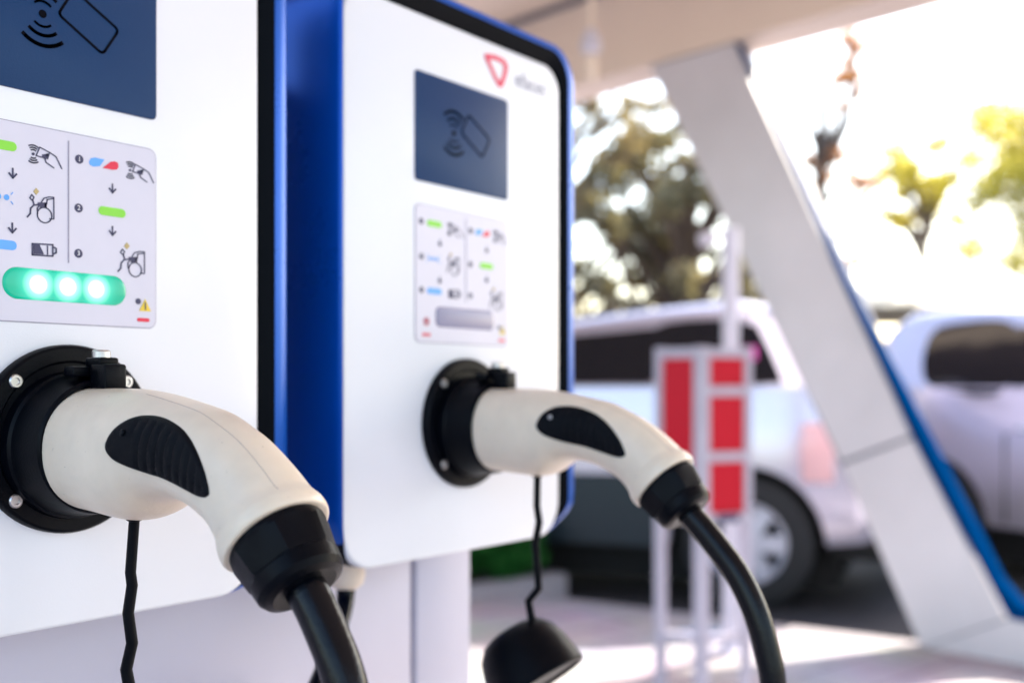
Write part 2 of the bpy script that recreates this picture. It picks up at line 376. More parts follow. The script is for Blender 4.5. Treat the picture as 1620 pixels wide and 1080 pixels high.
YP = -.0006                               # label surface
def pill(b, c, w_, h_, m, y=YP - .0003): thick_poly(b, outline(c[0] - w_ / 2, c[0] + w_ / 2, c[1] - h_ / 2, c[1] + h_ / 2, h_ * .49, h_ * .49, 6), y, YP, m)
def arrow(c, s=.0024):
    b = MB(); stroke(b, [(c[0], c[1] + s), (c[0], c[1] - s)], s * .35, M['ink'], YP - .0003)
    stroke(b, [(c[0] - s * .8, c[1] - s * .1), (c[0], c[1] - s), (c[0] + s * .8, c[1] - s * .1)], s * .38, M['ink'], YP - .0004); return b
def number(c, n):
    b = MB(); thick_poly(b, circ(c, .0024), YP - .0002, YP, M['ink']); text_into(b, str(n), .0036, c[0], c[1], YP - .00035, M['white_ink']); return b
def hand(map_, second=False):
    b = MB(); f = (lambda u, v: map_(590 + (u - 125) * .82, 237 + (v - 155) * .86)) if second else map_; wd = .0006
    dot = Vector(f(154, 192)); thick_poly(b, circ(dot, .0008, 10), YP - .0003, YP, M['ink'])
    for r in (.0022, .0034, .0046):
        stroke(b, circ(dot, r, 8, 55, 120), wd * 1.1, M['ink'], YP - .0003); stroke(b, circ(dot, r, 8, 240, 305), wd * 1.1, M['ink'], YP - .0003)
    stroke(b, [f(*p) for p in ((168, 200), (185, 160), (232, 185), (222, 215), (168, 200))], wd, M['ink'], YP - .0003)
    stroke(b, [f(*p) for p in ((232, 185), (262, 205), (290, 262))], wd, M['ink'], YP - .0003)
    stroke(b, [f(*p) for p in ((205, 203), (215, 232), (252, 258))], wd, M['ink'], YP - .0003)
    stroke(b, [f(*p) for p in ((200, 200), (222, 196), (210, 215))], wd * 2, M['ink'], YP - .00035)
    return b
def carplug(map_, off=(0, 0)):
    b = MB(); f = lambda u, v: map_(u + off[0], v + off[1]); wd = .0006
    thick_poly(b, [f(168, 353), f(182, 370), f(168, 386), f(155, 370)], YP - .0003, YP, M['gold'])
    stroke(b, [f(*p) for p in ((138, 400), (147, 385), (158, 397), (150, 412))], wd, M['ink'], YP - .0003, True)
    stroke(b, [f(*p) for p in ((152, 412), (158, 432), (142, 450), (140, 475), (126, 490))], wd * 1.3, M['ink'], YP - .0003)
    stroke(b, [f(*p) for p in ((158, 435), (180, 432), (205, 437))], wd * 1.3, M['ink'], YP - .00035)
    stroke(b, [f(*p) for p in ((180, 428), (212, 428), (212, 440), (190, 442))], wd * 2.2, M['ink'], YP - .0004)
    stroke(b, [f(*p) for p in ((175, 475), (173, 450), (190, 425), (205, 402), (228, 396), (252, 398), (252, 500), (232, 500))], wd, M['ink'], YP - .0003)
    stroke(b, [f(*p) for p in ((218, 430), (220, 408), (250, 404))], wd, M['ink'], YP - .0003)
    c = f(208, 482); stroke(b, circ(c, .0040, 18), wd, M['ink'], YP - .0003, True)
    return b

def make_charger(x, lit, label):
    root = empty('charging_unit', (x, 0, Z0), 0, label, 'charger', 'wall charging units side by side')
    # housing with raised lip; y follows the bottom so that the cover runs flush there
    def L(ox, top, rt, rb, y, bot=0.):
        out = []
        for px, pz in outline(-.130 - ox[0], .129 + ox[1], -.1268 - bot, .278 + top, rt, rb, 10):
            k = max(0., min(1., (-.100 - pz) / .026)); k = k * k * (3 - 2 * k)
            out.append((px, y + (k * (.010 if y < .02 else 0)), pz))
        return out
    b = MB(); G = M['gasket']; Bl = M['blue']
    b.loops([L((.0005, .0005), .0005, .022, .030, .020), L((.0008, .0010), .001, .022, .030, .006), L((.0012, .0075), .0100, .024, .031, -.0005), L((.0016, .0100), .0130, .025, .032, -.0020),
             L((.0019, .0108), .0138, .026, .033, -.0026), L((.0024, .0150), .0168, .028, .0345, -.0026), L((.0032, .0200), .0188, .031, .037, -.0016), L((.0041, .0232), .0202, .032, .039, .0005), L((.0046, .0245), .0208, .033, .040, .0040),
             L((.0047, .0248), .0210, .033, .040, .010), L((.0047, .0248), .0210, .033, .040, .088, 0), L((.0035, .0220), .0180, .03, .038, .0965, -.002), L((0, .015), .012, .026, .034, .099, -.006)],
            Bl, False, True, mats=[G, G, G, G, Bl, Bl, Bl, Bl, Bl, Bl, Bl, Bl])
    b.build('housing', root, 30)
    b = MB(); C = M['cover']
    oc = lambda i: outline(-.130 + i, .129 - i, -.1268 + i, .278 - i, .022 - i * .5, .030 - i * .5, 12)
    b.loops([[(p, .028, q) for p, q in oc(.001)]] + [[(p, y, q) for p, q in oc(i)] for i, y in ((0, .026), (0, .0022), (.0005, .0010), (.0013, .0003), (.0024, 0))], C)
    cov = b.build('front_cover', root, 30)
    # logo (ring shaped like a shield, and the maker's word)
    b = MB()
    pts = [(-.0005, .0002), (.012, -.0018), (.0228, -.0005), (.0262, .004), (.0255, .010), (.0212, .021), (.0185, .0245), (.0150, .0245), (.011, .0205), (.004, .011), (-.001, .004)]
    outer = spline([(.0262 + u * 1.08, .2668 - v * .92) for u, v in pts], 5, True)
    cen = np.mean(outer, axis=0) + np.array((.0006, .0014)); inner = [cen + (p - cen) * np.array((.60, .62)) for p in outer]
    n = len(outer)
    b.loops([[(p[0], -.0001, p[1]) for p in inner], [(p[0], -.0006, p[1]) for p in inner], [(p[0], -.0006, p[1]) for p in outer], [(p[0], -.0001, p[1]) for p in outer]], M['logo_red'], False, False)
    b.build('logo_ring', cov)
    b = MB(); text_into(b, 'efacec', .0180, .0868, .2555, -.0005, M['logo_grey']); b.build('logo_word', cov, 0)
    # card screen
    sx0, sx1, sz0, sz1 = -.0577, .0545, .1535, .2350
    b = MB(); oo = lambda i: outline(sx0 + i, sx1 - i, sz0 + i, sz1 - i, .003, .003, 5)
    b.loops([[(p, .001, q) for p, q in oo(0)], [(p, -.0007, q) for p, q in oo(0)], [(p, -.0010, q) for p, q in oo(.0004)]], M['screen'])
    scr = b.build('card_reader_screen', root, 30)
    b = MB(); d = Vector((-.0038 - .0065, .1905))
    f5 = lambda u, v: (face(u / 3.6 + 620, v / 3.6 + 60)[0] - .643, face(u / 3.6 + 620, v / 3.6 + 60)[1])
    d = Vector(f5(347, 545)); thick_poly(b, circ(d, .0021), -.0013, -.0009, M['screen_ink'])
    for r, wd in ((.0066, .0015), (.0112, .0022), (.0165, .0026)):
        for a in (90, 270): stroke(b, circ(d, r, 14, a - 40, a + 40), wd * .8, M['screen_ink'], -.0013)
    b.build('signal_symbol', scr, 0)
    b = MB(); cs = [Vector(f5(*q)) for q in ((430, 440), (552, 582), (508, 682), (388, 540))]; pl = []
    for i in range(4):
        a, c, e = cs[i - 1], cs[i], cs[(i + 1) % 4]
        p1 = c + (a - c).normalized() * .0028; p2 = c + (e - c).normalized() * .0028
        for t in (0, .25, .5, .75, 1): pl.append(p1 * (1 - t) ** 2 + c * 2 * t * (1 - t) + p2 * t * t)
    stroke(b, pl, .0014, M['screen_ink'], -.0013, True); b.build('card_symbol', scr, 0)
    # instruction label
    b = MB(); lo = lambda i: outline(-.0575 + i, .0545 - i, .0340 + i, .1367 - i, .005 - i, .005 - i, 6)
    b.loops([[(p, .0005, q) for p, q in lo(0)], [(p, -.0004, q) for p, q in lo(0)], [(p, -.0006, q) for p, q in lo(.0005)], [(p, YP, q) for p, q in lo(.0006)]], M['panel_edge'], True, True, mats=[M['panel_edge'], M['panel_edge'], M['panel']])
    b.m[-1] = b.mi(M['panel'])
    lab = b.build('instruction_panel', root, 0)
    b = MB(); x0 = fL(322, 128)[0]; stroke(b, [(x0, fL(322, 132)[1]), (x0, fL(322, 706)[1])], .0006, M['panel_edge'], YP - .0003); b.build('divider', lab, 0)
    for k, (u, v) in enumerate(((188, 207), (190, 438), (190, 657))): number(fR(u, v), k + 1).build('step_number', lab, 0)
    for k, (u, v) in enumerate(((373, 217), (370, 448), (369, 663))): number(fL(u, v), k + 1).build('step_number', lab, 0)
    for u, v in ((57, 283), (55, 542), (530, 355), (530, 556)): arrow(fL(u, v)).build('arrow', lab, 0)
    b = MB(); pill(b, fR(275, 226), .0165, .0048, M['green']); b.build('green_bar', lab, 0)
    b = MB(); pill(b, fL(529, 467), .0165, .0048, M['green']); b.build('green_bar', lab, 0)
    b = MB(); pill(b, fR(275, 667), .0165, .0048, M['lblue']); b.build('blue_bar', lab, 0)
    b = MB(); c = fR(268, 455)
    for dx in (-.0042, 0, .0042): pill(b, (c[0] + dx, c[1]), .0028, .0030, M['lblue'])
    for dx in (-.0065, .0065):
        for dz in (-.003, .003): stroke(b, [(c[0] + dx, c[1] + dz * .6), (c[0] + dx * 1.15, c[1] + dz)], .0004, M['lblue'], YP - .0003)
    b.build('blinking_lamp_symbol', lab, 0)
    b = MB(); q = [fL(*p) for p in ((420, 228), (428, 212), (448, 209), (492, 219), (470, 250), (440, 252), (423, 243))]; thick_poly(b, q, YP - .0003, YP, M['lblue']); b.build('blue_bar', lab, 0)
    b = MB(); q = [fL(*p) for p in ((558, 245), (555, 233), (540, 227), (522, 229), (484, 258), (530, 267), (550, 266), (557, 258))]; thick_poly(b, q, YP - .0003, YP, M['red']); b.build('red_bar', lab, 0)
    hand(fL).build('hand_symbol', lab, 0); hand(fL, True).build('hand_symbol', lab, 0)
    carplug(fL).build('car_symbol', lab, 0); carplug(fL, (430, 258)).build('car_symbol', lab, 0)
    b = MB(); q = [fL(*p) for p in ((150, 617), (247, 622), (247, 676), (150, 670))]; stroke(b, q, .0008, M['ink'], YP - .0003, True)
    thick_poly(b, [fL(*p) for p in ((156, 620), (183, 622), (205, 668), (156, 666))], YP - .0004, YP, M['ink'])
    stroke(b, [fL(253, 635), fL(263, 640), fL(263, 660), fL(253, 665)], .0008, M['ink'], YP - .0003); stroke(b, [fL(222, 628), fL(222, 668)], .0006, M['ink'], YP - .0003)
    b.build('battery_symbol', lab, 0)
    b = MB(); thick_poly(b, [fL(685, 880), fL(712, 938), fL(657, 935)], YP - .0004, YP, M['yellow']); stroke(b, [fL(685, 897), fL(685, 920)], .0008, M['ink'], YP - .0006); stroke(b, [fL(685, 926), fL(685, 929)], .0008, M['ink'], YP - .0006)
    thick_poly(b, circ(fL(653, 890), .0017, 14), YP - .0003, YP, M['ink']); b.build('warning_symbol', lab, 0)
    b = MB(); pill(b, fL(677, 978), .0080, .0021, M['red']); b.build('red_bar', lab, 0)
    b = MB(); c = fR(222, 866); stroke(b, circ(c, .0026, 16), .0009, M['red'], YP - .0003, True); thick_poly(b, circ(c, .0012, 10), YP - .0004, YP, M['red']); b.build('red_ring_symbol', lab, 0)
    b = MB(); c = fR(222, 952); pill(b, (c[0] - .0024, c[1]), .0042, .0023, M['red']); pill(b, (c[0] + .0024, c[1]), .0042, .0023, M['red']); b.build('red_bar', lab, 0)
    # light bar
    lz = .0540; b = MB(); hw, hh = .0352, .0082
    oo = lambda i: outline(-hw + i, hw - i, -hh + i, hh - i, hh * .98 - i, hh * .98 - i, 8)
    if not lit: oo = lambda i: outline(-hw + i, hw - i, -hh * .95 + i, hh * .95 - i, hh * .6 - i, hh * .6 - i, 8)
    b.loops([[(p, .0008, q) for p, q in oo(0)], [(p, -.0006, q) for p, q in oo(0)], [(p, -.0013, q) for p, q in oo(.0007)], [(p, -.0016, q) for p, q in oo(.002)]], M['lens_on'] if lit else M['lens_off'])
    lb = b.build('light_bar', root, 40); lb.location = (-.0003 if lit else .0005, 0, lz)
    if lit: lb['label'] = 'light bar glowing green'
    # socket
    b = MB(); K = M['black']
    b.lathe([(-.001, .050), (.004, .0500), (.0055, .0492), (.0062, .048), (.0062, .0415), (.0050, .0402)], (0, 0, -.0268), (0, -1, 0), K, 72)
    fl = b.build('socket_flange', root, 30)
    for sx in (-1, 1):
        for sz in (-1, 1):
            b = MB(); c = (sx * .0316, -.0061, -.0268 + sz * .0303)
            b.lathe([(0, .0036), (.0010, .0036), (.0016, .0030), (.0016, .0018), (.0007, .0016)], c, (0, -1, 0), M['steel'], 20); b.build('screw', fl, 30)
    b = MB(); b.lathe([(.004, .0392), (.011, .0385), (.0125, .0372), (.020, .0362), (.029, .0350), (.0322, .0345), (.0335, .0334), (.0335, .0318), (.026, .0315)], (0, 0, -.0300), (0, -1, 0), K, 72)
    b.build('socket_collar', root, 30)
    b = MB(); b.box((-.0145, -.0310, .0060), (.0050, -.0215, .0112), K, .001); b.box((-.0062, -.0460, -.0030), (.0062, -.0318, .0124), K, .0012)
    b.box((-.0055, -.0400, .0110), (.0055, -.0265, .0158), K, .001); b.box((-.0070, -.0225, .0020), (.0070, -.0030, .0085), K, .001)
    la = b.build('latch', root, 30)
    b = MB(); b.lathe([(0, .0046), (.0032, .0046), (.0040, .0040), (.0040, .0022), (.0028, .0020)], (0, -.0325, .0157), (0, 0, 1), M['steel'], 20); b.build('pin', la, 30)
    return root

make_charger(.312, True, 'white and blue charging unit with its light bar glowing green')
make_charger(.643, False, 'white and blue charging unit with red ring logo and unlit light bar')

# ================================================================== CONNECTOR
SECT = [((-.026, .0002), (-.026, -.0622), .0310), ((-.034, .0002), (-.034, -.0624), .0313), ((-.048, 0), (-.047, -.0630), .0320), ((-.068, -.0002), (-.064, -.0642), .0325), ((-.083, -.0015), (-.077, -.0642), .0320),
        ((-.097, -.0034), (-.0872, -.0612), .0298), ((-.110, -.0056), (-.0962, -.0548), .0270), ((-.122, -.0078), (-.1045, -.0520), .0250), ((-.1336, -.0104), (-.1135, -.0520), .0236),
        ((-.146, -.0153), (-.1240, -.0540), .0226), ((-.158, -.0207), (-.1350, -.0580), .0220), ((-.169, -.0275), (-.1440, -.0628), .0217), ((-.1785, -.0345), (-.1505, -.0682), .0222),
        ((-.1840, -.0392), (-.1538, -.0722), .0230), ((-.1868, -.0410), (-.1549, -.0742), .0240), ((-.1902, -.0426), (-.1562, -.0770), .0248), ((-.1928, -.0450), (-.1582, -.0796), .0250), ((-.1936, -.0472), (-.1604, -.0810), .0244), ((-.1920, -.0488), (-.1618, -.0806), .0225)]
AX = Vector((0, -.677, -.736)).normalized()

def handle_mesh():
    arr = spline([np.array([*t, *q, w_]) for t, q, w_ in SECT], 5); loops = []
    n = 56
    for s in arr:
        T = np.array(s[0:2]); Bt = np.array(s[2:4]); c = (T + Bt) / 2; d = (T - Bt) / 2; L = []
        for j in range(n):
            a = 2 * PI * j / n; ca, sa = math.cos(a), math.sin(a); e = 2 / 2.15
            ca = math.copysign(abs(ca) ** e, ca); sa = math.copysign(abs(sa) ** e, sa)
            L.append((s[4] * sa, c[0] + d[0] * ca, c[1] + d[1] * ca))
        loops.append(L)
    return loops
HL = handle_mesh()

def make_connector(x, label, cable, cord, cap, yaw=0):
    root = empty('charging_connector', (x, 0, Z0), R(yaw), label, 'charging connector', 'cream charging connectors plugged in')
    b = MB(); b.loops(HL, M['cream'])
    # small moulded dimple on the belly
    ho = b.build('handle', root, 60)
    me = ho.data; bvh = BVHTree.FromPolygons([v.co for v in me.vertices], [list(p.vertices) for p in me.polygons])
    pad = [(-.0898, -.0262), (-.0930, -.0180), (-.1005, -.0130), (-.1110, -.0120), (-.1230, -.0140), (-.1350, -.0185), (-.1462, -.0262), (-.1545, -.0350), (-.1592, -.0435), (-.1580, -.0462), (-.1520, -.0468),
           (-.1400, -.0440), (-.1260, -.0405), (-.1130, -.0383), (-.1020, -.0355), (-.0940, -.0318)]
    ol = spline(pad, 7, True); cen = np.mean(ol, axis=0); NR = 26
    for side in (-1, 1):
        rings = []
        for r in range(NR + 1):
            k = 1 - r / NR * .985; L = []
            for p in ol:
                q = cen + (p - cen) * k
                hit = bvh.ray_cast(Vector((side * .2, q[0], q[1])), Vector((-side, 0, 0)))[0]
                xx = abs(hit.x) if hit else .02
                lift = -.0006 if r == 0 else (.0009 if r == 1 else .0013)
                if r > 2 and q[0] < -.106 and q[0] > -.1545:
                    ph = (q[0] + .10 * (q[1] + .03)) / .0056; lift -= .0009 * max(0, math.sin(2 * PI * ph)) ** 2 * min(1, (r - 2) / 3)
                L.append((side * (xx + lift), q[0], q[1]))
            rings.append(L)
        b = MB(); b.loops(rings, M['grip'], False, True); b.build('grip_pad', root, 50)
    h = bvh.ray_cast(Vector((-.2, -.1010, -.0205)), Vector((1, 0, 0)))[0]
    b = MB(); b.lathe([(0, .0017), (.0019, .0017), (.0023, .0012)], h, (-1, 0, .25), M['black'] if yaw else M['steel'], 14); b.build('grip_screw', root)
    # parting line along the back
    arr = spline([np.array([*t, *q, w_]) for t, q, w_ in SECT], 5)
    b = MB(); ln = []
    for s in arr[20:-26]:
        T = Vector((0, s[0], s[1])); h = bvh.ray_cast(Vector((-.0075, T.y - .06, T.z + .09)), Vector((0, .06, -.1)).normalized())[0]
        if h: ln.append(h)
    if len(ln) > 3: b.tube(ln, .00016, M['seam'], 6); b.build('parting_line', root)
    # gland
    b = MB(); c0 = Vector((0, -.1768, -.0640)); u = Vector((1, 0, 0)); v = AX.cross(u); N8 = 48; loops = []
    for s, r, poly in ((-.004, .0205, 0), (.0005, .0222, 0), (.0020, .0224, .2), (.0036, .0222, .9), (.0150, .0202, 1), (.0164, .0197, .8), (.0176, .0202, .1), (.0235, .0196, 0), (.0262, .0178, 0), (.0275, .0145, 0), (.0272, .0090, 0)):
        L = []
        for j in range(N8):
            a = 2 * PI * j / N8; seg = 2 * PI / 7; aa = ((a + seg / 2) % seg) - seg / 2
            rr = r * ((1 - poly) + poly * math.cos(seg / 2) / math.cos(aa) * 1.06)
            L.append(c0 + AX * s + (u * math.cos(a) + v * math.sin(a)) * rr)
        loops.append(L)
    b.loops(loops, M['black']); b.build('cable_gland', root, 18)
    b = MB(); b.tube(spline([(0, *p) if len(p) == 2 else p for p in cable], 8), .0090 if yaw else .0085, M['rubber'], 24); b.build('cable', root, 60)
    # cap cord and cap
    b = MB(); sp = cord; b.tube(sp, [.0026 + .0006 * i / (len(sp) - 1) for i in range(len(sp))], M['black'], 12)
    b.lathe([(0, .0042), (.0042, .0042), (.0050, .0034), (.0054, .0020)], (0, sp[0][1], sp[0][2] + .0035), (0, 0, -1), M['black'], 20)
    b.build('cap_cord', root, 50)
    c, ax = Vector(cap[0]), Vector(cap[1]).normalized()
    b = MB(); b.lathe([(-.030, .006), (-.0290, .016), (-.0255, .0245), (-.018, .0310), (-.006, .0350), (.012, .0375), (.0145, .0380), (.0165, .0372), (.0168, .0345), (.0155, .0330), (.0145, .0325), (.0140, .004)], c, ax, M['black'], 56); b.build('dust_cap', root, 30)
    return root

cordR = [(0, -.0700, -.0640), (0, -.0695, -.087), (0, -.0716, -.0985), (0, -.0680, -.1152), (0, -.0703, -.1337), (0, -.0712, -.1476), (0, -.0618, -.1580), (0, -.0650, -.1720), (0, -.0640, -.1800)]
cordL = [(0, -.0655, -.0640), (0, -.0619, -.0915), (0, -.0634, -.0976), (0, -.0598, -.1119), (0, -.0634, -.1263), (0, -.0580, -.1403), (0, -.0615, -.150), (0, -.0600, -.165), (0, -.063, -.18)]
capax = RT * .50 - FW * .34 + Vector((0, 0, -.80))
lowest = .118 - H
make_connector(.643, 'cream connector plugged into the unlit charging unit, its dust cap in view below',
               [(-.1915, -.0800), (-.2035, -.0910), (-.2165, -.1045), (-.2310, -.1215), (-.2430, -.1435), (-.2510, -.1680), (-.2555, -.195), (-.256, -.26), (-.235, -.40), (-.21, -.65), (-.20, -.95), (-.22, -1.12), (-.30, lowest + .005), (-.45, lowest), (-.9, lowest)],
               cordR, ((.002, -.0610, -.2060), capax))
make_connector(.312, 'cream connector nearest the camera, plugged into the charging unit with the green light',
               [(-.1905, -.0790), (-.2005, -.0890), (-.2095, -.1010), (-.2175, -.1135), (-.2230, -.1280), (-.2260, -.15), (-.223, -.20), (-.20, -.35), (-.18, -.65), (-.18, -.95), (-.20, -1.12), (-.28, lowest + .005), (-.43, lowest), (-.9, lowest)],
               cordL, ((0, -.0660, -.2150), capax), yaw=-2.0)

# supply cable and gland under the right charger
o = empty('supply_cable', (.565, .05, Z0 - .13), 0, 'black cable running down left from the beige gland under the unlit charging unit', 'cable')
b = MB(); b.lathe([(-.004, .0135), (.010, .0140), (.016, .0125), (.020, .008)], (0, 0, 0), (0, 0, -1), M['tan'], 28); b.build('gland', o)
b = MB(); b.tube(spline([(0, 0, -.010), (-.006, -.004, -.030), (-.030, -.020, -.047), (-.073, -.050, -.066), (-.105, -.060, -.092), (-.135, -.050, -.14), (-.15, -.03, -.30), (-.15, -.02, -.60), (-.12, .03, -1.0), (-.12, .049, -1.06)], 8), .0068, M['rubber'], 18); b.build('cable', o, 60)
o = empty('cable_bracket', (.47, .10, Z0 - .235), 0, 'white bracket low on the lilac pedestal behind the cables', 'bracket')
b = MB(); b.box((-.075, -.03, -.012), (.055, -.001, .012), M['whitepaint'], .004); b.build('bracket_arm', o)
b = MB(); b.box((-.085, -.034, -.018), (-.070, -.001, .018), M['whitepaint'], .004); b.build('bracket_end', o)

# ================================================================== RED RACK
def rack():
    ang = math.atan2(RT.y, RT.x) + R(0)
    c = cw(.688, 3.90); base = cw(.70, 4.02)
    o = empty('red_panel_rack', (base.x, base.y, .10), 0, 'white framed stand with red panels and slim legs beside the parked car', 'stand')
    # local axes: corner post nearest the viewpoint, faces receding left and right
    dl = (RT * -.76 + FW * .65).normalized(); dr = (RT * .92 + FW * .39).normalized()
    cor = Vector((c.x, c.y, 0)); wl, wr = .205, .175
    def P(a, b_, z): q = cor + dl * a + dr * b_; return Vector((q.x - base.x, q.y - base.y, z - .10))
    def prism(b, a0, a1, b0, b1, z0, z1, m):
        q = [(a0, b0), (a1, b0), (a1, b1), (a0, b1)]
        b.add([P(*p, z0) for p in q] + [P(*p, z1) for p in q], [[3, 2, 1, 0], [4, 5, 6, 7], [0, 1, 5, 4], [1, 2, 6, 5], [2, 3, 7, 6], [3, 0, 4, 7]], m)
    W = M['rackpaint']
    wl, wr, t = .175, .192, .017
    for a, b_ in ((0, 0), (wl, 0), (0, wr)):
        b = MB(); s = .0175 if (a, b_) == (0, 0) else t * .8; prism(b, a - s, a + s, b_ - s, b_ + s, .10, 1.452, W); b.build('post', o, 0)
    for z in (1.430, .825):
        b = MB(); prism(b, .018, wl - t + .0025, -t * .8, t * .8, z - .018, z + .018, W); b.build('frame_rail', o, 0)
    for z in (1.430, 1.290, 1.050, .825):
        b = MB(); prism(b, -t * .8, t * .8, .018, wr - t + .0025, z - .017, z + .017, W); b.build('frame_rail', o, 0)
    b = MB(); prism(b, .018, wl - t + .002, -.006, .006, .8435, 1.4115, M['redpanel']); b.build('red_panel', o, 0)
    for z0, z1 in ((1.3075, 1.4125), (1.0675, 1.2725), (.8425, 1.0325)):
        b = MB(); prism(b, -.006, .006, .018, wr - t + .002, z0, z1, M['redpanel']); b.build('red_panel', o, 0)
    b = MB(); prism(b, -.022, -.0185, .05, .14, .812, .838, M['ink']); b.build('small_plate', o, 0)
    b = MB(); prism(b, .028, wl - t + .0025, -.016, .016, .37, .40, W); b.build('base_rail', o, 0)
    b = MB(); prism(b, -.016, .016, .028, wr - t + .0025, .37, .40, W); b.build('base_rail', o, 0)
    b = MB(); prism(b, .0285, wl - .002, .0285, wr - .002, .375, .392, M['chrome']); b.build('base_tray', o, 0)
rack()
# pole behind the rack
pp = cw(.2035 * 4.9, 4.9)
o = empty('white_post', (pp.x, pp.y, .10), 0, 'slim white post with a small box fitting, standing behind the red panelled stand', 'post')
b = MB(); b.tube([(0, 0, 0), (0, 0, 1.93)], .038, M['whitepaint'], 20); b.build('pole', o)
b = MB(); q = RT * -.10; b.tube([(0, 0, 1.90), (q.x * .9, q.y * .9, 1.89)], .016, M['whitepaint'], 10); b.build('arm', o)
b = MB(); b.lathe([(-.03, .02), (-.025, .032), (.03, .034), (.045, .022)], (q.x, q.y, 1.88), (q.x, q.y, -.02), M['whitepaint'], 16); b.build('fitting', o)
b = MB(); b.lathe([(0, .10), (.012, .10), (.016, .045), (.05, .04)], (0, 0, 0), (0, 0, 1), M['whitepaint'], 24); b.build('base_plate', o)

